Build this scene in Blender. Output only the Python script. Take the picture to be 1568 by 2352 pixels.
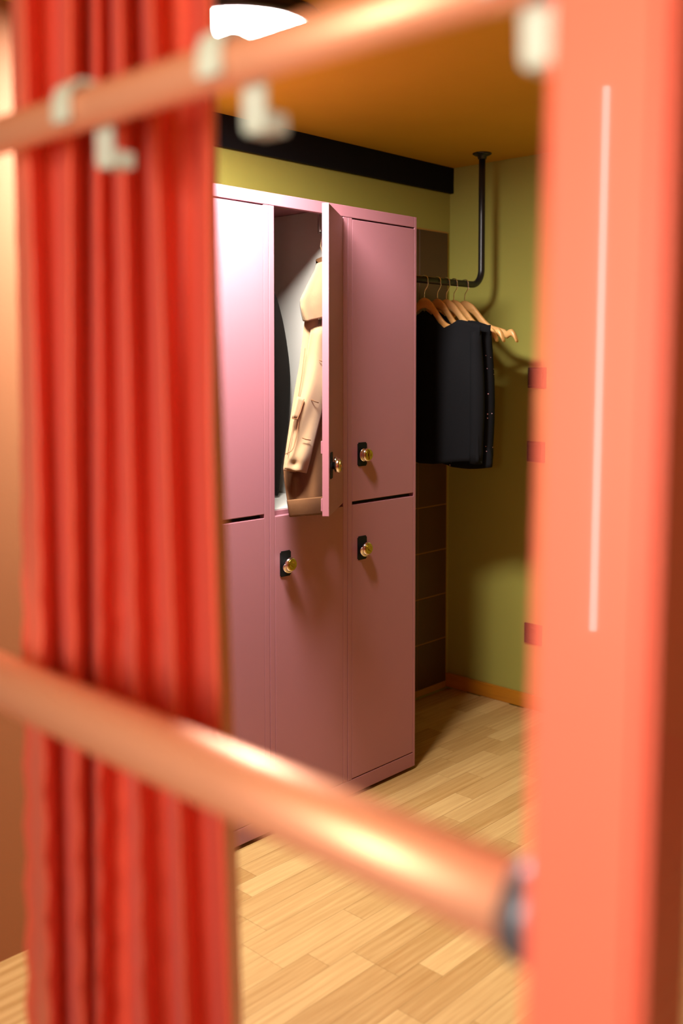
import bpy, bmesh, math, random
from mathutils import Vector, Matrix

for o in list(bpy.data.objects):
    bpy.data.objects.remove(o)
sc = bpy.context.scene
COL = sc.collection
random.seed(7)

# ------------------------------------------------------------------ camera
F_PX, CX, CY = 2309.0, 784.0, 945.0
PITCH = math.radians(2.65)
HD = Vector((.7282, .6853, 0)).normalized()
CAM = Vector((0, 0, 1.39))
FW = (HD * math.cos(PITCH) - Vector((0, 0, 1)) * math.sin(PITCH)).normalized()
RT = FW.cross(Vector((0, 0, 1))).normalized()
UP = RT.cross(FW)
cam = bpy.data.cameras.new('camera')
cam_o = bpy.data.objects.new('camera', cam)
COL.objects.link(cam_o)
cam_o.matrix_world = Matrix(((RT.x, UP.x, -FW.x, CAM.x), (RT.y, UP.y, -FW.y, CAM.y),
                             (RT.z, UP.z, -FW.z, CAM.z), (0, 0, 0, 1)))
cam.sensor_fit = 'VERTICAL'
cam.sensor_height = 36.0
cam.sensor_width = 24.0
cam.lens = 36.0 * F_PX / 2352
cam.shift_y = (CY - 1176) / 2352
cam.clip_start = .02
cam.dof.use_dof = True
cam.dof.focus_distance = 3.15
cam.dof.aperture_fstop = 2.1
sc.camera = cam_o

# ------------------------------------------------------------------ light and exposure
world = bpy.data.worlds.new('world')
sc.world = world
world.use_nodes = True
world.node_tree.nodes['Background'].inputs[0].default_value = (1, .8, .7, 1)
world.node_tree.nodes['Background'].inputs[1].default_value = .004
vs = sc.view_settings
vs.view_transform = 'Standard'
vs.look = 'None'
vs.gamma = 1
vs.exposure = 0.0
vs.use_curve_mapping = False
LOCKER_LAMP = 330.0      # radiance of the flush ceiling lamp's diffuser
FILL_LAMP = 56.0       # radiance of the unseen globe added to light the red foreground
HIGHLIGHT_TUBE = 8.0        # radiance of the unseen tube added for the thin highlight on the post


# ------------------------------------------------------------------ helpers
def ray(x, y):
    return FW + RT * ((x - CX) / F_PX) - UP * ((y - CY) / F_PX)


def at(x, y, axis, val):
    """world point on the plane (axis = val) along a line of sight; used to measure where things stand"""
    r = ray(x, y)
    return CAM + r * ((val - CAM[axis]) / r[axis])


def tag(o, label=None, cat=None, group=None, kind=None):
    if label: o['label'] = label
    if cat: o['category'] = cat
    if group: o['group'] = group
    if kind: o['kind'] = kind
    return o


def empty(name, loc=(0, 0, 0)):
    o = bpy.data.objects.new(name, None)
    o.empty_display_size = .05
    COL.objects.link(o)
    o.location = loc
    return o


def link(name, me, mat, parent=None, loc=(0, 0, 0), smooth=False, rot=None):
    o = bpy.data.objects.new(name, me)
    COL.objects.link(o)
    if mat is not None and not me.materials:
        me.materials.append(mat)
    if parent: o.parent = parent
    o.location = loc
    if rot: o.rotation_euler = rot
    if smooth:
        for p in me.polygons: p.use_smooth = True
    return o


def mesh(name, verts, faces):
    me = bpy.data.meshes.new(name)
    me.from_pydata([tuple(v) for v in verts], [], faces)
    me.update()
    return me


def bm_box(bm, x0, x1, y0, y1, z0, z1):
    v = [bm.verts.new((x, y, z)) for x in (x0, x1) for y in (y0, y1) for z in (z0, z1)]
    for f in ((0, 1, 3, 2), (4, 6, 7, 5), (0, 4, 5, 1), (2, 3, 7, 6), (0, 2, 6, 4), (1, 5, 7, 3)):
        bm.faces.new([v[i] for i in f])
    return v


def box(name, x0, x1, y0, y1, z0, z1, mat, parent=None, bev=0.0, loc=(0, 0, 0), seg=2):
    bm = bmesh.new()
    bm_box(bm, x0, x1, y0, y1, z0, z1)
    if bev:
        bmesh.ops.bevel(bm, geom=bm.edges[:], offset=bev, segments=seg, affect='EDGES', profile=.6)
    bmesh.ops.recalc_face_normals(bm, faces=bm.faces[:])
    me = bpy.data.meshes.new(name)
    bm.to_mesh(me)
    bm.free()
    return link(name, me, mat, parent, loc)


def tube_mesh(name, pts, rad, n=16, cap=True):
    """sweep a circle along a polyline; rad a number or one per point"""
    pts = [Vector(p) for p in pts]
    rads = rad if isinstance(rad, (list, tuple)) else [rad] * len(pts)
    verts, faces = [], []
    t = (pts[1] - pts[0]).normalized()
    ref = Vector((0, 0, 1)) if abs(t.z) < .9 else Vector((1, 0, 0))
    nrm = (ref - t * ref.dot(t)).normalized()
    for i, p in enumerate(pts):
        if i == 0: t = (pts[1] - pts[0]).normalized()
        elif i == len(pts) - 1: t = (pts[-1] - pts[-2]).normalized()
        else: t = ((pts[i + 1] - p).normalized() + (p - pts[i - 1]).normalized()).normalized()
        nrm = (nrm - t * nrm.dot(t)).normalized()
        b = t.cross(nrm)
        for k in range(n):
            a = 2 * math.pi * k / n
            verts.append(p + (nrm * math.cos(a) + b * math.sin(a)) * rads[i])
    for i in range(len(pts) - 1):
        for k in range(n):
            faces.append((i * n + k, i * n + (k + 1) % n, (i + 1) * n + (k + 1) % n, (i + 1) * n + k))
    if cap:
        faces.append(tuple(reversed(range(n))))
        faces.append(tuple(range((len(pts) - 1) * n, len(pts) * n)))
    me = mesh(name, verts, faces)
    for p in me.polygons: p.use_smooth = len(p.vertices) == 4
    return me


def lathe_mesh(name, prof, n=32, axis='z', smooth=True):
    """revolve (r, h) pairs around an axis"""
    verts, faces = [], []
    for r, h in prof:
        for k in range(n):
            a = 2 * math.pi * k / n
            c, s = r * math.cos(a), r * math.sin(a)
            verts.append((c, s, h) if axis == 'z' else (c, -h, s))
    for i in range(len(prof) - 1):
        for k in range(n):
            faces.append((i * n + k, i * n + (k + 1) % n, (i + 1) * n + (k + 1) % n, (i + 1) * n + k))
    faces.append(tuple(reversed(range(n))))
    faces.append(tuple(range((len(prof) - 1) * n, len(prof) * n)))
    bm = bmesh.new()
    me = mesh(name, verts, faces)
    bm.from_mesh(me)
    bmesh.ops.recalc_face_normals(bm, faces=bm.faces[:])
    bm.to_mesh(me)
    bm.free()
    if smooth:
        for p in me.polygons: p.use_smooth = len(p.vertices) == 4
    return me


def autosmooth(o, deg=40):
    """mark sharp edges so that smooth shading keeps the corners"""
    me = o.data
    bm = bmesh.new()
    bm.from_mesh(me)
    for e in bm.edges:
        e.smooth = not (len(e.link_faces) == 2 and e.calc_face_angle(0) > math.radians(deg))
    for f in bm.faces: f.smooth = True
    bm.to_mesh(me)
    bm.free()
    return o


def smoothstep(a, b, x):
    t = max(0, min(1, (x - a) / (b - a)))
    return t * t * (3 - 2 * t)


def lerp_poly(pts, t):
    """pts: list of (x, y) ; t in 0..1 along the list by index"""
    f = t * (len(pts) - 1)
    i = min(int(f), len(pts) - 2)
    k = f - i
    return tuple(pts[i][j] * (1 - k) + pts[i + 1][j] * k for j in range(len(pts[0])))


def interp(tab, x):
    if x <= tab[0][0]: return tab[0][1]
    for (a, va), (b, vb) in zip(tab, tab[1:]):
        if x <= b:
            return va + (vb - va) * (x - a) / (b - a)
    return tab[-1][1]


# ------------------------------------------------------------------ materials
def new_mat(name):
    m = bpy.data.materials.new(name)
    m.use_nodes = True
    nt = m.node_tree
    return m, nt, nt.nodes['Principled BSDF']


def paint(name, col, rough=.5, metal=0, coat=0, coat_rough=.05, bump=0, bump_scale=200, var=0, var_scale=6,
          sheen=0, spec=.5):
    m, nt, b = new_mat(name)
    N, L = nt.nodes, nt.links
    b.inputs['Base Color'].default_value = (*col, 1)
    b.inputs['Roughness'].default_value = rough
    b.inputs['Metallic'].default_value = metal
    b.inputs['Coat Weight'].default_value = coat
    b.inputs['Coat Roughness'].default_value = coat_rough
    b.inputs['Sheen Weight'].default_value = sheen
    b.inputs['Specular IOR Level'].default_value = spec
    tc = N.new('ShaderNodeTexCoord')
    if var:
        no = N.new('ShaderNodeTexNoise')
        no.inputs['Scale'].default_value = var_scale
        no.inputs['Detail'].default_value = 5
        L.new(tc.outputs['Object'], no.inputs['Vector'])
        mx = N.new('ShaderNodeMix')
        mx.data_type = 'RGBA'
        mx.inputs[6].default_value = (*[c * (1 - var) for c in col], 1)
        mx.inputs[7].default_value = (*[min(1, c * (1 + var)) for c in col], 1)
        L.new(no.outputs['Fac'], mx.inputs[0])
        L.new(mx.outputs[2], b.inputs['Base Color'])
    if bump:
        nb = N.new('ShaderNodeTexNoise')
        nb.inputs['Scale'].default_value = bump_scale
        nb.inputs['Detail'].default_value = 3
        L.new(tc.outputs['Object'], nb.inputs['Vector'])
        bp = N.new('ShaderNodeBump')
        bp.inputs['Strength'].default_value = bump
        bp.inputs['Distance'].default_value = .002
        L.new(nb.outputs['Fac'], bp.inputs['Height'])
        L.new(bp.outputs['Normal'], b.inputs['Normal'])
    return m


def emitter(name, col, strength):
    m, nt, b = new_mat(name)
    b.inputs['Base Color'].default_value = (.9, .9, .9, 1)
    b.inputs['Emission Color'].default_value = (*col, 1)
    b.inputs['Emission Strength'].default_value = strength
    return m


def wood(name, dark, light, per_object=True, grain=(3, 60, 60), rough=.38, coat=0.0, ring=.35):
    m, nt, b = new_mat(name)
    N, L = nt.nodes, nt.links
    tc = N.new('ShaderNodeTexCoord')
    info = N.new('ShaderNodeObjectInfo')
    add = N.new('ShaderNodeVectorMath')
    add.operation = 'ADD'
    sc_ = N.new('ShaderNodeVectorMath')
    sc_.operation = 'SCALE'
    comb = N.new('ShaderNodeCombineXYZ')
    L.new(info.outputs['Random'], comb.inputs[0])
    L.new(info.outputs['Random'], comb.inputs[1])
    L.new(comb.outputs[0], sc_.inputs[0])
    sc_.inputs['Scale'].default_value = 37.0
    L.new(tc.outputs['Object'], add.inputs[0])
    L.new(sc_.outputs[0], add.inputs[1])
    mp = N.new('ShaderNodeMapping')
    mp.inputs['Scale'].default_value = grain
    L.new(add.outputs[0], mp.inputs['Vector'])
    n1 = N.new('ShaderNodeTexNoise')
    n1.inputs['Scale'].default_value = 1.0
    n1.inputs['Detail'].default_value = 7
    n1.inputs['Distortion'].default_value = .6
    L.new(mp.outputs[0], n1.inputs['Vector'])
    mp2 = N.new('ShaderNodeMapping')
    mp2.inputs['Scale'].default_value = (grain[0] * .5, grain[1] * .28, grain[2] * .28)
    L.new(add.outputs[0], mp2.inputs['Vector'])
    wv = N.new('ShaderNodeTexWave')
    wv.bands_direction = 'Y'
    wv.inputs['Scale'].default_value = .55
    wv.inputs['Distortion'].default_value = 7
    wv.inputs['Detail'].default_value = 2
    wv.inputs['Detail Scale'].default_value = .7
    L.new(mp2.outputs[0], wv.inputs['Vector'])
    mx0 = N.new('ShaderNodeMath')
    mx0.operation = 'MULTIPLY_ADD'
    L.new(wv.outputs['Fac'], mx0.inputs[0])
    mx0.inputs[1].default_value = ring
    L.new(n1.outputs['Fac'], mx0.inputs[2])
    rnd = N.new('ShaderNodeMath')
    rnd.operation = 'MULTIPLY_ADD'
    L.new(info.outputs['Random'], rnd.inputs[0])
    rnd.inputs[1].default_value = .55 if per_object else 0
    L.new(mx0.outputs[0], rnd.inputs[2])
    rg = N.new('ShaderNodeMapRange')
    rg.inputs['From Min'].default_value = .35
    rg.inputs['From Max'].default_value = 1.25
    L.new(rnd.outputs[0], rg.inputs['Value'])
    mx = N.new('ShaderNodeMix')
    mx.data_type = 'RGBA'
    mx.inputs[6].default_value = (*dark, 1)
    mx.inputs[7].default_value = (*light, 1)
    L.new(rg.outputs[0], mx.inputs[0])
    L.new(mx.outputs[2], b.inputs['Base Color'])
    b.inputs['Roughness'].default_value = rough
    b.inputs['Coat Weight'].default_value = coat
    b.inputs['Coat Roughness'].default_value = .25
    bp = N.new('ShaderNodeBump')
    bp.inputs['Strength'].default_value = .15
    bp.inputs['Distance'].default_value = .001
    L.new(n1.outputs['Fac'], bp.inputs['Height'])
    L.new(bp.outputs['Normal'], b.inputs['Normal'])
    return m


M = {}
M['olive'] = paint('olive wall paint', (.33, .305, .055), .75, bump=.15, bump_scale=90, var=.08, var_scale=3)
M['ochre'] = paint('ochre ceiling paint', (.57, .32, .010), .8, bump=.1, bump_scale=60, var=.05)
M['orange'] = paint('orange wall paint', (.34, .125, .042), .7, bump=.1, bump_scale=80)
M['black'] = paint('black paint', (.004, .004, .005), .7, bump=.1, bump_scale=150, spec=.15)
M['black_metal'] = paint('black powder coat', (.008, .008, .009), .35, bump=.05, bump_scale=400)
M['mauve'] = paint('mauve locker lacquer', (.35, .142, .170), .36, bump=.12, bump_scale=900, var=.03, var_scale=8)
M['inner'] = paint('pale grey locker lining', (.50, .48, .43), .5, bump=.05, bump_scale=300)
M['shadow'] = paint('painted recess shade', (.01, .01, .011), .8, bump=.05)  # near black put in for the shade in door gaps and under the lockers
M['chrome'] = paint('polished steel', (.85, .82, .78), .14, metal=1, bump=.03, bump_scale=60)
M['brass'] = paint('brass', (.46, .34, .06), .26, metal=1, bump=.12, bump_scale=500)
M['plate'] = paint('black plastic plate', (.004, .004, .005), .6, bump=.05, bump_scale=500, spec=.2)
M['tan'] = paint('tan wool cloth', (.27, .165, .080), .9, bump=.35, bump_scale=700, var=.1, var_scale=25, sheen=.15)
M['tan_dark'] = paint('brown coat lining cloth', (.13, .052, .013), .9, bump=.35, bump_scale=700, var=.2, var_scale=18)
M['thread'] = paint('dark brown thread', (.16, .065, .02), .9, bump=.1)
M['black_cloth'] = paint('black cloth', (.007, .007, .008), .95, bump=.3, bump_scale=500, spec=.1)
M['brown_cloth'] = paint('near black brown cloth', (.012, .009, .007), .95, bump=.4, bump_scale=500, spec=.15)
M['tile'] = paint('dark brown glazed tile', (.075, .034, .013), .4, bump=.05, bump_scale=50, var=.15, var_scale=9)
M['grout'] = paint('light grout', (.40, .20, .03), .9, bump=.2, bump_scale=300)
M['red_post'] = paint('glossy red lacquer', (.88, .175, .110), .42, coat=1, coat_rough=.03, bump=.03, bump_scale=35)
M['red_wall'] = paint('red wall paint', (.30, .05, .02), .7, bump=.1, bump_scale=80)
M['rail'] = paint('rosy polished metal', (.93, .45, .27), .46, metal=.5, bump=.03, bump_scale=80)
M['collar'] = paint('dark grey steel collar', (.13, .14, .17), .40, metal=.5, bump=.05, bump_scale=200)
M['mint'] = paint('pale mint enamel', (.62, .72, .62), .4, bump=.05, bump_scale=300)
M['board'] = wood('orange brown skirting', (.36, .125, .006), (.62, .25, .014), per_object=False, grain=(40, 3, 40))
M['oak'] = wood('light oak parquet', (.32, .165, .045), (.55, .355, .14), grain=(4.5, 95, 95), rough=.42, coat=.12, ring=.12)
M['floor_far'] = wood('oak parquet base', (.30, .15, .04), (.46, .27, .10), per_object=False, grain=(3, 60, 60), rough=.45)
M['hanger_wood'] = wood('beech hanger wood', (.55, .25, .055), (.82, .46, .17), grain=(60, 5, 60), rough=.4, coat=.2)
M['glow'] = emitter('lamp diffuser', (1, .95, .90), LOCKER_LAMP)
M['globe'] = emitter('fill lamp globe', (1, .86, .72), FILL_LAMP)
M['tube'] = emitter('added highlight tube', (1, .92, .95), HIGHLIGHT_TUBE)
# curtain: soft satin, slightly translucent at the folds
M['curtain'] = paint('red satin curtain', (.93, .15, .085), .33, sheen=.1, bump=.12, bump_scale=600, var=.05, var_scale=4)
# sequinned black cloth: tiny metallic dots of its own on black
m, nt, b = new_mat('black sequinned cloth')
N, L = nt.nodes, nt.links
tc = N.new('ShaderNodeTexCoord')
vo = N.new('ShaderNodeTexVoronoi')
vo.inputs['Scale'].default_value = 75
L.new(tc.outputs['Object'], vo.inputs['Vector'])
lt = N.new('ShaderNodeMath'); lt.operation = 'LESS_THAN'; lt.inputs[1].default_value = .16
L.new(vo.outputs['Distance'], lt.inputs[0])
sp = N.new('ShaderNodeSeparateColor')
L.new(vo.outputs['Color'], sp.inputs[0])
gt = N.new('ShaderNodeMath'); gt.operation = 'GREATER_THAN'; gt.inputs[1].default_value = .86
L.new(sp.outputs[0], gt.inputs[0])
mu = N.new('ShaderNodeMath'); mu.operation = 'MULTIPLY'
L.new(lt.outputs[0], mu.inputs[0]); L.new(gt.outputs[0], mu.inputs[1])
mx = N.new('ShaderNodeMix'); mx.data_type = 'RGBA'
mx.inputs[6].default_value = (.006, .006, .007, 1); mx.inputs[7].default_value = (.75, .42, .5, 1)
L.new(mu.outputs[0], mx.inputs[0]); L.new(mx.outputs[2], b.inputs['Base Color'])
b.inputs['Roughness'].default_value = .9
b.inputs['Specular IOR Level'].default_value = .1
M['sequin'] = m

# ------------------------------------------------------------------ the room
ZC = 2.221          # ceiling height
XW, YB = 3.4525, 2.616
X0, Y0 = -2.2, -2.2
floor = tag(box('floor', X0, XW + .1, Y0, YB + .1, -.10, -.012, M['floor_far']), kind='structure')
tag(box('ceiling', X0, XW + .1, Y0, YB + .1, ZC, ZC + .1, M['ochre']), kind='structure')
wall_back = tag(box('wall_back', X0, XW + .1, YB, YB + .1, -.1, ZC + .1, M['olive']), kind='structure')
tag(box('wall_right', XW, XW + .1, Y0, YB + .1, -.1, ZC + .1, M['olive']), kind='structure')
tag(box('wall_left', .2, 1.60, 2.16, YB, -.012, ZC, M['orange']), kind='structure')
tag(box('wall_rear', X0 - .1, X0, Y0, YB + .1, -.1, ZC + .1, M['red_wall']), kind='structure')
tag(box('wall_side', X0, XW + .1, Y0 - .1, Y0, -.1, ZC + .1, M['red_wall']), kind='structure')
tag(box('trim_1', 1.60, XW, YB - .02, YB, 2.114, ZC, M['black'], bev=.003), kind='structure')
tag(box('baseboard_right', XW - .016, XW, .3, YB, 0, .058, M['board'], bev=.003), kind='structure')

# parquet staves: rows along X, each stave an object of its own; shared meshes of a few lengths
ROW = .0715
stave_len = [.28, .36, .44, .52]
stave_me = []
for Ln in stave_len:
    bm = bmesh.new()
    bm_box(bm, 0, Ln - .0006, 0, ROW - .0006, -.012, 0)
    bmesh.ops.recalc_face_normals(bm, faces=bm.faces[:])
    me = bpy.data.meshes.new('stave')
    bm.to_mesh(me); bm.free()
    me.materials.append(M['oak'])
    stave_me.append(me)
rnd = random.Random(3)
y = .50
row = 0
while y + ROW <= YB - .001:
    x = .92 - rnd.random() * .3
    xs = 1.02 if y < 1.4 else 1.27
    x = xs - rnd.choice((.0, .1, .2, .3)) * (1 if y < 1.4 else 0)
    while True:
        k = rnd.randrange(4)
        if x + stave_len[k] > XW - .001:
            rest = XW - .001 - x
            if rest > .05:
                me = stave_me[0].copy()
                for v in me.vertices:
                    if v.co.x > .01: v.co.x = rest
                link('stave', me, M['oak'], floor, (x, y, 0))
            break
        link('stave', stave_me[k], M['oak'], floor, (x, y, 0))
        x += stave_len[k]
    y += ROW
    row += 1
# the rest of the floor is the same parquet, out of the picture: one flush slab
tag(box('parquet_slab', X0, 1.02 - .31, Y0, YB, -.012, -.0005, M['floor_far'], floor), kind='stuff')
tag(box('parquet_slab', 1.02 - .31, XW, Y0, .5, -.012, -.0005, M['floor_far'], floor), kind='stuff')

# dark brown wall tiles beside the corner
PT = .192
grout = box('grout_bed', 3.4275 - 3 * PT - .004, 3.4315, YB - .006, YB, .0, .027 + 10 * PT + .004, M['grout'], wall_back)
bm = bmesh.new()
bm_box(bm, .002, PT - .002, -.009, -.001, .002, PT - .002)
bmesh.ops.bevel(bm, geom=[e for e in bm.edges if all(v.co.y < -.005 for v in e.verts)], offset=.0012, segments=1, affect='EDGES')
bmesh.ops.recalc_face_normals(bm, faces=bm.faces[:])
tile_me = bpy.data.meshes.new('tile'); bm.to_mesh(tile_me); bm.free()
tile_me.materials.append(M['tile'])
for c in range(3):
    for r in range(10):
        link('tile', tile_me, M['tile'], wall_back, (3.4275 - (c + 1) * PT, YB, .027 + r * PT))

# ------------------------------------------------------------------ locker bank
YF, LX0, LX1, LH = 2.148, 1.638, 2.651, 1.885
S0, S1 = 1.9775, 2.311
LD = YB - .004 - YF
lk = tag(empty('locker', ((LX0 + LX1) / 2, YF + LD / 2, 0)),
         'mauve steel locker bank with six doors, one open, standing on the oak floor', 'locker')
LO = Vector(lk.location)


def lbox(name, x0, x1, y0, y1, z0, z1, mat, bev=0.0, parent=None):
    return box(name, x0 - LO.x, x1 - LO.x, y0 - LO.y, y1 - LO.y, z0, z1, mat, parent or lk, bev)


YE = YF + LD
lbox('side_panel', LX0, LX0 + .0025, YF + .02, YE, .012, LH, M['mauve'])
lbox('side_panel', LX1 - .0025, LX1, YF + .02, YE, .012, LH, M['mauve'])
lbox('top_panel', LX0, LX1, YF + .02, YE, LH - .004, LH, M['mauve'])
lbox('back_panel', LX0 + .003, LX1 - .003, YE - .004, YE, .02, LH - .005, M['inner'])
for sx in (S0, S1):
    lbox('divider', sx - .008, sx + .008, YF + .022, YE - .005, .055, LH - .005, M['inner'])
cols = ((LX0 + .003, S0 - .009), (S0 + .009, S1 - .009), (S1 + .009, LX1 - .003))
for (a, c_) in cols:
    lbox('shelf', a, c_, YF + .030, YE - .005, .938, .962, M['inner'], .001)
    lbox('gap_shade_rail', a, c_, YF + .0205, YF + .0298, .930, .9585, M['mauve'] if abs(a - S0) < .02 else M['shadow'])  # shade painted near black in the closed door gaps; mauve rail where open
    lbox('floor_panel', a, c_, YF + .012, YE - .005, .035, .055, M['inner'])
# face frame: stiles each of two flanges with a seam, head rail, plinth rail
for sx in (S0, S1):
    lbox('stile', sx - .0205, sx - .0008, YF, YF + .022, .06, 1.849, M['mauve'], .0016)
    lbox('stile', sx + .0008, sx + .0205, YF, YF + .022, .06, 1.849, M['mauve'], .0016)
lbox('stile', LX0, LX0 + .012, YF, YF + .022, .012, LH, M['mauve'], .0014)
lbox('stile', LX1 - .0115, LX1, YF, YF + .022, .012, LH, M['mauve'], .0014)
lbox('head_rail', LX0 + .0125, LX1 - .012, YF, YF + .022, 1.850, LH, M['mauve'], .0016)
lbox('plinth_rail', LX0 + .0125, LX1 - .012, YF, YF + .022, .012, .0595, M['mauve'], .0016)
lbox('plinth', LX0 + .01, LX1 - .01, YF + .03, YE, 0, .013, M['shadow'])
# lock meshes, local to the lock centre on the door's front face (front looks to -y)
bm = bmesh.new()
bm_box(bm, -.0215, .0215, -.0022, 0, -.038, .038)
bmesh.ops.bevel(bm, geom=[e for e in bm.edges if abs(e.verts[0].co.y - e.verts[1].co.y) > .001], offset=.004, segments=3, affect='EDGES')
bmesh.ops.recalc_face_normals(bm, faces=bm.faces[:])
plate_me = bpy.data.meshes.new('lock_plate'); bm.to_mesh(plate_me); bm.free()
body_me = lathe_mesh('lock_body', [(.0085, 0), (.0085, .006), (.0135, .0075), (.0165, .0100), (.0168, .0165), (.0150, .0195), (.0135, .0202)], 24, 'y')
face_me = lathe_mesh('lock_face', [(.0138, .0200), (.0136, .0215), (.0120, .0222), (.0040, .0222), (.0036, .0216), (.0005, .0216)], 24, 'y')
ring_pts = [(-.0095 + .0085 * math.cos(a), -.0105 - .002 * math.cos(a), .0135 * math.sin(a)) for a in
            [math.radians(55 + q * 250 / 12) for q in range(13)]]
ring_me = tube_mesh('lock_ring', ring_pts, .0030, 10)
bm = bmesh.new()
bm_box(bm, -.0028, .0028, -.0245, -.0205, -.0115, .0115)
bmesh.ops.bevel(bm, geom=bm.edges[:], offset=.0012, segments=2, affect='EDGES')
bmesh.ops.recalc_face_normals(bm, faces=bm.faces[:])
wing_me = bpy.data.meshes.new('lock_wing'); bm.to_mesh(wing_me); bm.free()


def door(hx, wx, z0, z1, lock_z, lock_dx, spin, ang=0.0):
    h = z1 - z0
    d = box('door', -wx, 0, 0, .0195, 0, h, M['mauve'], lk, .0018, (hx - LO.x, YF - LO.y, z0))
    d.rotation_euler = (0, 0, math.radians(ang))
    lx, lz = -wx + lock_dx, lock_z - z0
    tag(link('lock_plate', plate_me, M['plate'], d, (lx, 0, lz)), 'black rounded lock plate')
    r = (0, math.radians(spin), 0)
    kx, kz = lx + .004, lz - .001
    tag(link('lock_body', body_me, M['chrome'], d, (kx, -.002, kz), rot=r), 'shiny round lock knob')
    tag(link('lock_face', face_me, M['brass'], d, (kx, -.002, kz), rot=r), 'brass disc on the lock knob')
    link('lock_ring', ring_me, M['chrome'], d, (kx, -.002, kz), rot=r)
    link('lock_wing', wing_me, M['brass'], d, (kx, -.002, kz), rot=r)
    for c in d.children:
        if c.name.startswith(('lock_body', 'lock_face', 'lock_ring', 'lock_wing')): c.scale = (1.28, 1.2, 1.28)
    for zz in (lz + .055, lz - .11):      # latch bolts and hinge tabs on the inner face
        box('latch', -wx + .001, -wx + .013, .0195, .0235, zz - .018, zz + .018, M['mauve'], d, .001)
    return d


ZU0, ZU1, ZL0, ZL1 = .957, 1.8455, .0625, .9460
D3, D2, D1 = (2.6385, .3065), (2.2900, .2910), (1.9565, .3060)
door(D3[0], D3[1], ZU0, ZU1, 1.105, .046, 0)
door(D3[0], D3[1], ZL0, ZL1, .804, .046, -50)
open_door = door(D2[0], D2[1], ZU0, ZU1, 1.100, .042, 95, 35.2)
door(D2[0], D2[1], ZL0, ZL1, .802, .040, -62)
door(D1[0], D1[1], ZU0, ZU1, 1.105, .042, 20)
door(D1[0], D1[1], ZL0, ZL1, .803, .042, -20)
lbox('catch', S0 + .0215, S0 + .040, YF + .024, YF + .040, 1.818, 1.836, M['mauve'], .001)
# hooks in the open compartment that carry the garments
for (hx_, hy_) in ((2.264, 2.218), (2.205, 2.40)):
    lbox('coat_hook', hx_ - .004, hx_ + .004, hy_ + .004, hy_ + .012, 1.800, 1.8815, M['chrome'], .001)
    lbox('coat_hook', hx_ - .004, hx_ + .004, hy_ - .012, hy_ + .0035, 1.800, 1.806, M['chrome'], .001)


# ------------------------------------------------------------------ tan coat hanging out of the open compartment
def coat_y(py):
    return interp(((560, 2.215), (640, 2.205), (740, 2.185), (900, 2.140), (1050, 2.094), (1100, 2.079), (1140, 2.067), (1200, 2.052)), py)


def door_x(yv):
    a = math.radians(35.2)
    hx, hy = D2[0] - .0195 * math.sin(a), YF + .0195 * math.cos(a)
    if yv > hy - .01: return 2.285
    return hx - (hy - yv) / math.tan(a) - .006


def sheet(name, left, right, mat, parent, off=0.0, fold=None, rows=30, cols=14, thick=.005, origin=Vector((0, 0, 0))):
    verts, faces = [], []
    for i in range(rows + 1):
        t = i / rows
        lx, ly = lerp_poly(left, t)
        rx, ry = lerp_poly(right, t)
        for j in range(cols + 1):
            s = j / cols
            px, py = lx + (rx - lx) * s, ly + (ry - ly) * s
            yy = coat_y(py) + off + (fold(s, t, px, py) if fold else 0)
            w_ = at(px, py, 1, yy)
            w_.x = min(w_.x, door_x(w_.y))      # stay clear of the open door's inner face
            verts.append(w_ - origin)
    n = cols + 1
    for i in range(rows):
        for j in range(cols):
            faces.append((i * n + j, i * n + j + 1, (i + 1) * n + j + 1, (i + 1) * n + j))
    me = mesh(name, verts, faces)
    o = link(name, me, mat, parent, smooth=True)
    md = o.modifiers.new('thickness', 'SOLIDIFY')
    md.thickness = thick
    md.offset = 0
    return o


coat = tag(empty('coat', (2.19, 2.18, .93)), 'tan wool coat hanging out of the open locker compartment', 'coat')
CO = Vector(coat.location)
# collar and lapel
sheet('collar', [(727, 606), (722, 622), (705, 655), (689, 688), (690, 706), (695, 722), (701, 739)],
      [(776, 588), (776, 612), (776, 640), (776, 668), (776, 690), (776, 705), (776, 722)], M['tan'], coat, off=-.030,
      fold=lambda s, t, x, y: -.018 * math.sin(s * 2.2) + .012 * t * t - .010 * math.exp(-((s - .08) / .1) ** 2) * t, rows=24,
      origin=CO)
# rolled edge of the collar on the left
sheet('collar_roll', [(690, 690), (690.5, 706), (693, 722), (697, 737)], [(698, 688), (699, 706), (701, 722), (703, 739)], M['tan'], coat,
      off=-.008, fold=lambda s, t, x, y: -.012 * math.sin(s * math.pi), rows=8, cols=6, origin=CO)
# side of the coat behind the front panel
sheet('side_panel', [(706, 700), (699, 738), (694, 780), (687, 840), (676, 900), (664, 980), (654, 1050), (650, 1080)],
      [(736, 700), (730, 738), (725, 780), (716, 840), (706, 900), (694, 980), (684, 1050), (678, 1084)], M['tan'], coat, off=.006,
      fold=lambda s, t, x, y: -.012 * math.sin(s * 2.4), origin=CO)


# sleeve or shoulder piece seen beside the lapel
def front_fold(s, t, x, y):
    top = smoothstep(.14, 0, t)
    roll = .050 * top * top
    lower = math.exp(-((t - .93) / .05) ** 2) * math.exp(-((s - .35) / .25) ** 2) * .014
    return roll - .016 * math.sin(s * math.pi) + lower + .006 * math.sin(9 * s + 5 * t) * (1 - top) * .5 \
        - .004 * math.sin(14 * t + 3 * s)


fp = sheet('front_panel', [(716, 736), (711, 772), (702, 830), (692, 890), (679, 950), (668, 1010), (660, 1050), (654, 1076)],
           [(772, 728), (770, 772), (764, 830), (752, 890), (738, 945), (722, 1010), (711, 1055), (702, 1087)], M['tan'], coat, off=-.012,
           fold=front_fold, rows=44, cols=22, origin=CO)


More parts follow.
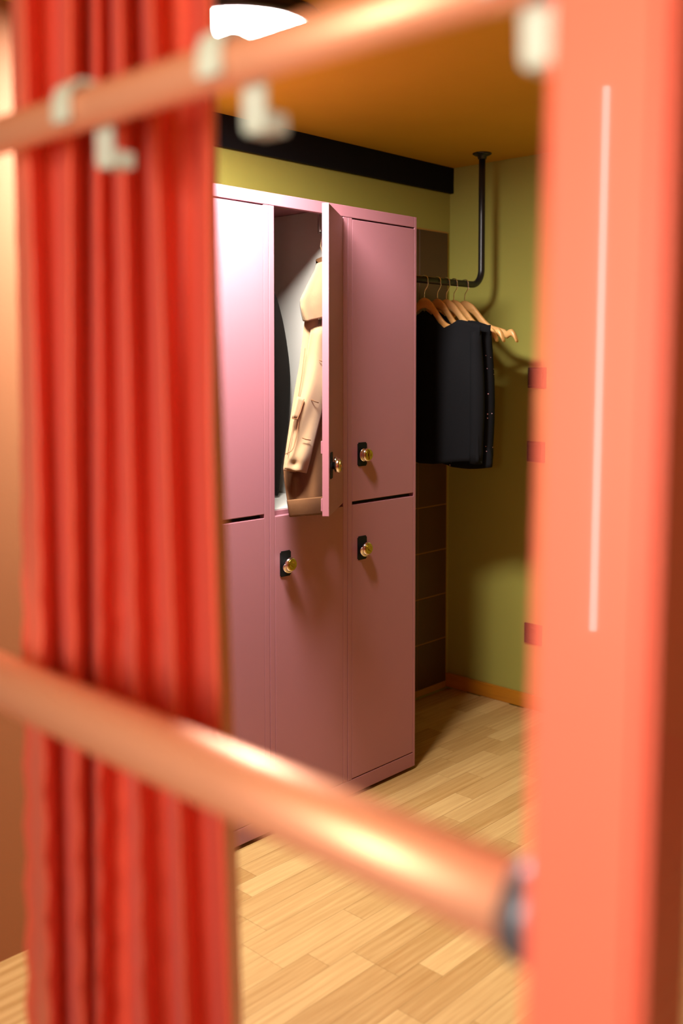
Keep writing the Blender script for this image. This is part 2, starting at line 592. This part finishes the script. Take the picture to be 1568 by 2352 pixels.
def on_front(px, py, lift):
    return at(px, py, 1, coat_y(py) - .012 - .016 - lift) - CO


def strip(name, pts, rad, mat, parent):
    return link(name, tube_mesh(name, pts, rad, 6), mat, parent)


# pocket flap, pocket seam and buttonholes on the front panel
sheet('pocket_flap', [(683.5, 911), (680, 925), (676, 942), (671, 960)], [(698, 916), (694, 930), (689, 946), (682, 962)], M['tan'], fp,
      off=-.036, rows=6, cols=4, thick=.004, origin=CO)
strip('pocket_flap_edge', [on_front(x, y, .0105) for x, y in ((698, 917), (694, 931), (689, 947), (682, 963), (671, 961))], .0016, M['thread'], fp)
strip('pocket_seam', [on_front(x, y, .005) for x, y in ((691, 938), (685, 975), (680, 1005), (674, 1028), (668, 1037), (655, 1043))], .0011, M['thread'], fp)
strip('side_seam', [on_front(x, y, -.006) for x, y in ((700.5, 800), (692, 870), (682, 930), (671, 990), (660, 1045))], .0009, M['thread'], fp)
for (a, c_) in (((715, 918), (731, 925)), ((694, 1006), (713, 1011)), ((733, 827), (744, 831))):
    strip('buttonhole', [on_front(a[0], a[1], .006), on_front((a[0] + c_[0]) / 2, (a[1] + c_[1]) / 2 + 1, .008), on_front(c_[0], c_[1], .006)], .0015, M['thread'], fp)


# back and lining below, brown, with a hem band
def lin_fold(s, t, x, y):
    return .014 * math.sin(s * 6.5 + 2.2 * t) * smoothstep(0, .3, t) + .020 * math.sin(s * math.pi) * (1 - t) - .004 * math.sin(20 * s + 3)


sheet('lining', [(664, 1010), (655, 1050), (652, 1076), (654, 1105), (658, 1132), (661, 1152)],
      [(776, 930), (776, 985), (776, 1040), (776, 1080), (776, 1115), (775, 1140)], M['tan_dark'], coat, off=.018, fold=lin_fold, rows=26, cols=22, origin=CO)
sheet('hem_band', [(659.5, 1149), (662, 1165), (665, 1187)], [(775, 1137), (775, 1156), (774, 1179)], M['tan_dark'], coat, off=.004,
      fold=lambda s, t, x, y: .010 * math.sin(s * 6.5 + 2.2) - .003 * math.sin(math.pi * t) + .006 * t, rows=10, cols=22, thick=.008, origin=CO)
# yoke from the collar up to the hook, back of the coat inside the compartment
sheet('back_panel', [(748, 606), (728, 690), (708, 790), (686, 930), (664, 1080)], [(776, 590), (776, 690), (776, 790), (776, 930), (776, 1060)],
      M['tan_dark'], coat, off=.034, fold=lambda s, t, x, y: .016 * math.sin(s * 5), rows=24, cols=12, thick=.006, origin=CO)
strip('hanging_loop', [v - CO for v in (at(748, 602, 1, 2.212), Vector((2.257, 2.214, 1.76)), Vector((2.264, 2.214, 1.8085)), Vector((2.271, 2.214, 1.76)), at(760, 602, 1, 2.212))], .0020, M['tan'], coat)

# dark garment on the other hook of the same compartment
dk = tag(empty('jacket', (2.205, 2.40, .99)), 'near-black garment hanging beside the tan coat in the open locker', 'jacket')
DO = Vector(dk.location)
verts, faces = [], []
prof = []
for (px, py, ry) in ((600, 660, .010), (610, 672, .030), (622, 700, .048), (634, 735, .056), (641, 765, .060), (648, 800, .062), (654, 845, .064), (655, 880, .064), (653, 930, .062),
                     (650, 970, .060), (645, 1010, .058), (638, 1050, .054), (630, 1090, .050), (622, 1130, .046), (620, 1136, .040)):
    pw = at(px, py, 1, 2.40)
    prof.append((pw.z, max(.010, pw.x - 2.205), ry))
NS = 26
for (z, rx, ry) in prof:
    for k in range(NS):
        a = 2 * math.pi * k / NS
        w = 1 + .05 * math.sin(5 * a + z * 9)
        verts.append(Vector((2.205 + rx * math.cos(a) * w, 2.40 + ry * math.sin(a) * w, z)) - DO)
for i in range(len(prof) - 1):
    for k in range(NS):
        faces.append((i * NS + k, i * NS + (k + 1) % NS, (i + 1) * NS + (k + 1) % NS, (i + 1) * NS + k))
faces.append(tuple(range(NS))); faces.append(tuple(reversed(range((len(prof) - 1) * NS, len(prof) * NS))))
jb = link('jacket_body', mesh('jacket_body', verts, faces), M['brown_cloth'], dk, smooth=True)
jb.modifiers.new('smooth', 'SUBSURF').render_levels = 1
strip('hanging_loop', [Vector((2.199, 2.40, prof[0][0] - .01)) - DO, Vector((2.205, 2.40, 1.812)) - DO, Vector((2.211, 2.40, prof[0][0] - .01)) - DO], .002, M['brown_cloth'], dk)

# ------------------------------------------------------------------ black pipe clothes rail with hangers
PX, PY, PZ = 3.2873, 2.3347, 1.704
cr = tag(empty('clothes_rail', (PX, PY, ZC)), 'black pipe clothes rail hung from the ceiling, bent to run behind the lockers', 'clothes rail')
RO = Vector(cr.location)
BR = .062
pts = [Vector((PX, PY, ZC - .001)), Vector((PX, PY, PZ + BR + .2)), Vector((PX, PY, PZ + BR))]
for q in range(1, 9):
    a = math.pi / 2 * q / 8
    pts.append(Vector((PX - BR + BR * math.cos(a), PY, PZ + BR - BR * math.sin(a))))
pts += [Vector((3.0, PY, PZ)), Vector((LX1 + .002, PY, PZ))]
link('pipe', tube_mesh('pipe', [p - RO for p in pts], .0128, 20), M['black_metal'], cr)
link('flange', lathe_mesh('flange', [(.037, -.0005), (.037, -.004), (.030, -.008), (.018, -.012), (.0165, -.022), (.0130, -.024)], 28), M['black_metal'], cr)
link('wall_flange', lathe_mesh('wall_flange', [(.034, 0), (.034, -.004), (.018, -.010), (.0165, -.02), (.013, -.022)], 24), M['black_metal'], cr,
     Vector((LX1 + .0005, PY, PZ)) - RO, rot=(0, -math.pi / 2, 0))


def hanger_mesh():
    verts, faces = [], []
    NSEC, NK = 44, 10
    for i in range(NSEC + 1):
        yv = -.235 + .47 * i / NSEC
        q = abs(yv) / .235
        top = -.004 - .118 * (smoothstep(0, .55, q) * .62 + .38 * max(0, (q - .18) / .82)) - .012 * q
        if q > .80: top += .010 * math.exp(-((q - .90) / .045) ** 2) - .006 * math.exp(-((q - .81) / .02) ** 2)
        if q > .95: top -= .022 * ((q - .95) / .05) ** 2
        hgt = .040 * (1 - .38 * q)
        if q > .95: hgt *= 1 - .45 * ((q - .95) / .05) ** 2
        th = .0068 + .0034 * q
        xo = .020 * q * q
        for k in range(NK):
            a = 2 * math.pi * k / NK
            ca, sa = math.cos(a), math.sin(a)
            sx = math.copysign(abs(ca) ** .6, ca) * th
            sz = math.copysign(abs(sa) ** .7, sa) * hgt / 2
            verts.append((xo * 0 + sx, yv, top - hgt / 2 + sz))
    for i in range(NSEC):
        for k in range(NK):
            faces.append((i * NK + k, i * NK + (k + 1) % NK, (i + 1) * NK + (k + 1) % NK, (i + 1) * NK + k))
    faces.append(tuple(reversed(range(NK))))
    faces.append(tuple(range(NSEC * NK, (NSEC + 1) * NK)))
    me = mesh('arms', verts, faces)
    bm = bmesh.new(); bm.from_mesh(me)
    bmesh.ops.recalc_face_normals(bm, faces=bm.faces[:])
    bm.to_mesh(me); bm.free()
    for p in me.polygons: p.use_smooth = True
    me.materials.append(M['hanger_wood'])
    return me


NECK = 1.643
HZ = PZ - NECK          # rail axis above the neck
hook_pts = [(0, 0, -.012), (0, 0, .010), (0, -.002, .022), (0, -.012, .034), (0, -.0175, .046)]
for q in range(0, 15):
    a = math.radians(200 - q * 200 / 14)
    hook_pts.append((0, .0158 * math.cos(a), HZ + .0158 * math.sin(a)))
hook_pts.append((0, .0158, HZ - .006))
hook_me = tube_mesh('hook', hook_pts, .0019, 10)
arms_me = hanger_mesh()
bar_me = tube_mesh('trouser_bar', [(0, -.205, -.139), (0, 0, -.139), (0, .205, -.139)], .0055, 12)
hang = [(2.927, 2, 'leftmost wooden hanger on the black rail, half hidden under black clothes', -2),
        (3.005, -2, 'second wooden hanger from the lockers, its shoulders draped in black cloth', 3),
        (3.060, -1, 'third wooden hanger from the lockers, empty, below and beside the palest one', 0),
        (3.108, -2, 'brightly lit pale wooden hanger, fourth from the lockers on the black rail', 1),
        (3.178, 2, 'last wooden hanger on the rail, nearest the pipe bend and green wall', -2)]
for i, (hx, rz, lab, tl) in enumerate(hang):
    h = tag(empty('clothes_hanger', (hx, PY, NECK)), lab, 'hanger', 'wooden hangers on the black rail')
    h.rotation_euler = (0, 0, math.radians(rz))
    ar = link('arms', arms_me, M['hanger_wood'], h)
    if i < 2: ar.scale = (.8, .85, 1)
    tag(link('hook', hook_me, M['chrome'], h), 'steel wire hook')
    br = link('trouser_bar', bar_me, M['hanger_wood'], h)
    if i < 2: br.scale = (1, .85, 1)


def garment(name, label, cat, hx, rz, z_bot, thick, mat, seed, cuff):
    """top hung on a hanger: shoulders follow the arms, body falls in soft folds"""
    g = tag(empty(name, (hx, PY, z_bot)), label, cat, None)
    g.rotation_euler = (0, 0, math.radians(rz))
    rn = random.Random(seed)
    ph = [rn.random() * 6 for _ in range(4)]
    zt = NECK - .010
    verts, faces = [], []
    NU, NV = 44, 34
    W = .250

    def shoulder(y):
        q = min(1, abs(y) / .235)
        return NECK + .020 - .118 * (smoothstep(0, .55, q) * .62 + .38 * max(0, (q - .18) / .82)) - .012 * q - .072 * smoothstep(.72, .30, q)
    for i in range(NV + 1):
        t = i / NV
        for k in range(NU):
            a = 2 * math.pi * k / NU
            yy = W * math.cos(a)
            yy = math.copysign(abs(math.cos(a)) ** .75, math.cos(a)) * W
            zs = shoulder(yy)
            zb = z_bot + .010 * math.sin(yy * 17 + ph[3])
            z = zs + (zb - zs) * t
            th = thick * (.48 + .52 * smoothstep(0, .25, t))
            sx = math.copysign(abs(math.sin(a)) ** .8, math.sin(a)) * th
            fo = .22 * th * math.sin(yy * 46 + ph[0] + t * 1.4) * smoothstep(.05, .6, t) + .12 * th * math.sin(yy * 90 + ph[1])
            sq = 1 - .05 * math.sin(math.pi * min(1, t * 1.3)) + .04 * smoothstep(.86, .9, t) * cuff
            verts.append((sx + fo, yy * sq, z - z_bot))
    for i in range(NV):
        for k in range(NU):
            faces.append((i * NU + k, i * NU + (k + 1) % NU, (i + 1) * NU + (k + 1) % NU, (i + 1) * NU + k))
    me = mesh(name + '_body', verts, faces)
    o = link('body', me, mat, g, smooth=True)
    s = o.modifiers.new('thickness', 'SOLIDIFY'); s.thickness = .003
    # near sleeve, hanging flat against the body
    sl = []
    rads = []
    for q in range(13):
        t = q / 12
        z = (NECK - .135) + (z_bot + .002 - (NECK - .135)) * t
        sl.append((.003 + .004 * t, -W * (.90 + .03 * math.sin(3 * t)), z - z_bot))
        rads.append((.020 + .007 * math.sin(t * 3)) * (1 if q < 11 else 1.12))
    so = link('sleeve', tube_mesh('sleeve', sl, rads, 18), mat, g)
    return g


garment('sequinned_top', 'black top with scattered sequins on hangers beside the locker bank', 'top', 3.005, -2, 1.020, .024, M['sequin'], 4, 1)
garment('black_jumper', 'plain black garment tucked between the locker side and the sequinned top', 'jumper', 2.927, 2, 1.035, .024, M['black_cloth'], 9, 0)

# ------------------------------------------------------------------ black wall plates on the right wall
pl = tag(empty('thermostat', (XW, 2.175, 1.339)), 'uppermost black square plate on the green wall, peeping past the red post', 'thermostat')
box('base', -.011, 0, -.041, .041, -.041, .041, M['plate'], pl, .002)
box('dial_cover', -.024, -.011, -.034, .034, -.034, .034, M['plate'], pl, .004)
pl = tag(empty('light_switch', (XW, 2.178, 1.043)), 'middle black square switch on the green wall, peeping past the red post', 'switch')
box('frame', -.009, 0, -.041, .041, -.041, .041, M['plate'], pl, .002)
box('rocker', -.014, -.009, -.028, .028, -.028, .028, M['plate'], pl, .002)
pl = tag(empty('power_socket', (XW, 2.183, .306)), 'lowest black square socket on the green wall above the skirting', 'socket')
box('frame', -.009, 0, -.041, .041, -.041, .041, M['plate'], pl, .002)
link('socket_well', lathe_mesh('socket_well', [(.027, -.0), (.027, .004), (.022, .004), (.019, .0012), (.0005, .0012)], 28), M['plate'], pl, (-.009, 0, 0), rot=(0, -math.pi / 2, 0))

# ------------------------------------------------------------------ lamps
lc = at(560, 73, 2, 2.191)
lamp = tag(empty('ceiling_lamp', (lc.x, lc.y, ZC)), 'round white glowing ceiling lamp above the lockers', 'lamp')
link('housing', lathe_mesh('housing', [(.192, 0), (.196, -.006), (.196, -.026), (.190, -.031), (.170, -.031), (.168, -.020), (.01, -.020)], 48), M['black_metal'], lamp)
tag(link('diffuser', lathe_mesh('diffuser', [(.166, -.024), (.166, -.031), (.150, -.0335), (.10, -.036), (.002, -.0365)], 48), M['glow'], lamp), 'glowing white diffuser')

fl = tag(empty('fill_lamp', (-.31, .16, 0)), 'added unseen fill lamp, a globe on a stand left of the viewpoint', 'lamp')
link('base', lathe_mesh('base', [(.12, 0), (.12, .012), (.03, .022), (.012, .03)], 32), M['black_metal'], fl)
link('pole', tube_mesh('pole', [(0, 0, .02), (0, 0, .5), (0, 0, 1.29)], .010, 12), M['black_metal'], fl)
link('globe', lathe_mesh('globe', [(.13 * math.sin(math.pi * q / 20) + .0005, 1.41 - .13 * math.cos(math.pi * q / 20)) for q in range(21)], 32), M['globe'], fl)
tl = tag(empty('highlight_tube', (-1.62, 1.34, .73)), 'added unseen tube light on a stand, making the thin highlight on the red post', 'lamp')
link('tube', tube_mesh('tube', [(0, 0, 0), (0, 0, .7), (0, 0, 1.45)], .010, 16), M['tube'], tl)
link('mount', tube_mesh('mount', [(0, 0, -.729), (0, 0, -.3), (0, 0, -.001)], [.05, .012, .012], 16), M['black_metal'], tl)

# ------------------------------------------------------------------ red rack in the foreground
RX = .43
rk = tag(empty('clothes_rack', (RX, .70, 0)), 'blurred red post with two pale rails crossing the foreground', 'rack')
KO = Vector(rk.location)
TILT = math.radians(1.1)


def post(name, x0, x1, y0, y1, tilt):
    bm = bmesh.new()
    bm_box(bm, x0, x1, y0, y1, .012, 2.205)
    bmesh.ops.bevel(bm, geom=[e for e in bm.edges if abs(e.verts[0].co.z - e.verts[1].co.z) > 1], offset=.005, segments=4, affect='EDGES')
    for v in bm.verts:
        v.co += RT * ((v.co.z - 1.25) * math.tan(tilt)) - KO
    bmesh.ops.recalc_face_normals(bm, faces=bm.faces[:])
    me = bpy.data.meshes.new(name); bm.to_mesh(me); bm.free()
    o = link(name, me, M['red_post'], rk)
    autosmooth(o, 30)
    return tag(o, 'glossy square red post')


post('post', .4025, .4625, .1975, .2575, TILT)
post('post', .400, .460, 1.29, 1.35, 0)
for (fx, fy) in ((.43, .23), (.43, 1.32)):
    off = RT * ((.0 - 1.25) * math.tan(TILT)) if fy < 1 else Vector((0, 0, 0))
    box('foot', -.08, .08, -.08, .08, 0, .0125, M['red_post'], rk, .002, Vector((fx, fy, 0)) + off - KO)
for z in (1.1125, 1.584):
    tag(link('rail', tube_mesh('rail', [Vector((RX, q, z)) - KO for q in (.262, .5, .8, 1.288)], .0225 if z < 1.3 else .0152, 32), M['rail'], rk), 'shiny horizontal rail')
    cr_ = .0262 if z < 1.3 else .0180
    cl_ = .018 if z < 1.3 else .009
    for yy in (.2590, 1.290 - cl_):
        tag(link('collar', tube_mesh('collar', [Vector((RX, yy + d, z)) - KO for d in (0, cl_ / 2, cl_)], [cr_, cr_, cr_ * .97], 28), M['collar'], rk), 'dark grey collar where rail meets post')

# pale over-rail hooks on the top rail: a bent strip, saddle over the rail, drop, short foot
prof = [(-.0180, -.012), (-.0184, .003), (-.0160, .0130), (-.009, .0185), (.001, .0198), (.010, .0178), (.0170, .010), (.0195, -.006), (.0205, -.038)]


def hook_strip(width=.022, th=.0035):
    verts, faces = [], []
    P2 = [Vector((x, 0, z)) for x, z in prof]
    nrm = []
    for i in range(len(P2)):
        t = (P2[min(i + 1, len(P2) - 1)] - P2[max(i - 1, 0)]).normalized()
        nrm.append(Vector((-t.z, 0, t.x)))
    for p, n_ in zip(P2, nrm):
        for (sy, sn) in ((-1, 1), (1, 1), (1, -1), (-1, -1)):
            verts.append(p + n_ * (th / 2 * sn) + Vector((0, sy * width / 2, 0)))
    for i in range(len(P2) - 1):
        for k in range(4):
            faces.append((i * 4 + k, i * 4 + (k + 1) % 4, (i + 1) * 4 + (k + 1) % 4, (i + 1) * 4 + k))
    faces.append((3, 2, 1, 0)); e = (len(P2) - 1) * 4; faces.append((e, e + 1, e + 2, e + 3))
    me = mesh('rail_hook', verts, faces)
    bm = bmesh.new(); bm.from_mesh(me)
    bm_box(bm, .0204, .0400, -width / 2, width / 2, -.040, -.0275)
    bmesh.ops.bevel(bm, geom=[e for e in bm.edges], offset=.0007, segments=2, affect='EDGES', clamp_overlap=True)
    bmesh.ops.recalc_face_normals(bm, faces=bm.faces[:])
    bm.to_mesh(me); bm.free()
    me.materials.append(M['mint'])
    return me


hs = hook_strip()
for yy, lab in ((.676, 'pale mint hook on the top rail, farthest left in front of the red curtain'),
                (.502, 'pale mint hook on the top rail, beside the glowing ceiling lamp'),
                (.284, 'white blurred hook on the top rail, right against the red post')):
    tag(link('rail_hook', hs, M['mint'], None, (RX, yy, 1.584)), lab, 'hook', 'pale hooks on the top rail')

# ------------------------------------------------------------------ red curtain gathered behind the rails
DC = 1.0       # distance of the curtain from the viewpoint
ridges = [  # (top, middle, bottom) position of each fold across the cloth, its half width and height
    ((68, 84, 97), 22, .050), ((175, 161, 171), 22, .055), ((233, 230, 212), 13, .040), ((286, 297, 319), 16, .052),
    ((353, 381, 420), 19, .055), ((485, 482, 520), 27, .050)]


def ridge_x(r, py):
    a, m_, b_ = r
    t = (py + 50) / 2450
    return interp(((0, a), (.42, m_), (1, b_)), max(-.3, min(1.3, t))) if 0 <= t <= 1 else (a if t < 0 else b_)


verts, faces = [], []
ROWS, COLS = 70, 230
cu_o = Vector((.58, .84, 0))
for i in range(ROWS + 1):
    z = .02 + (2.20 - .02) * i / ROWS
    # level in the picture for this height at the curtain's distance
    py = CY - F_PX * ((Vector((0, 0, z)) - Vector((0, 0, CAM.z))).z / DC + math.tan(PITCH)) * 1.0
    left = interp(((0, 36), (1000, 46), (2352, 40)), py) + 4 * math.sin(py * .045) * smoothstep(400, 700, py)
    right = interp(((0, 500), (700, 505), (1500, 528), (2352, 550)), py)
    for j in range(COLS + 1):
        s = j / COLS
        px = left + (right - left) * s
        d = 0
        for r, w, hgt in ridges:
            u = (px - ridge_x(r, py)) / w
            ww = 1.15 if u < 0 else .85
            d += hgt * 1.3 * math.exp(-abs(u / (ww * 1.02)) ** 2.3)
        d += .003 * math.sin(px * .05 + py * .002)
        base = CAM + HD * DC + RT * ((px - CX) / F_PX * (DC - d))
        base = Vector((base.x, base.y, z))
        verts.append(base - HD * d - cu_o)
n = COLS + 1
for i in range(ROWS):
    for j in range(COLS):
        faces.append((i * n + j, i * n + j + 1, (i + 1) * n + j + 1, (i + 1) * n + j))
cu = link('curtain', mesh('curtain', verts, faces), M['curtain'], None, cu_o, smooth=True)
md = cu.modifiers.new('thickness', 'SOLIDIFY'); md.thickness = .003
tag(cu, 'red satin curtain gathered in soft vertical folds on the left', 'curtain')
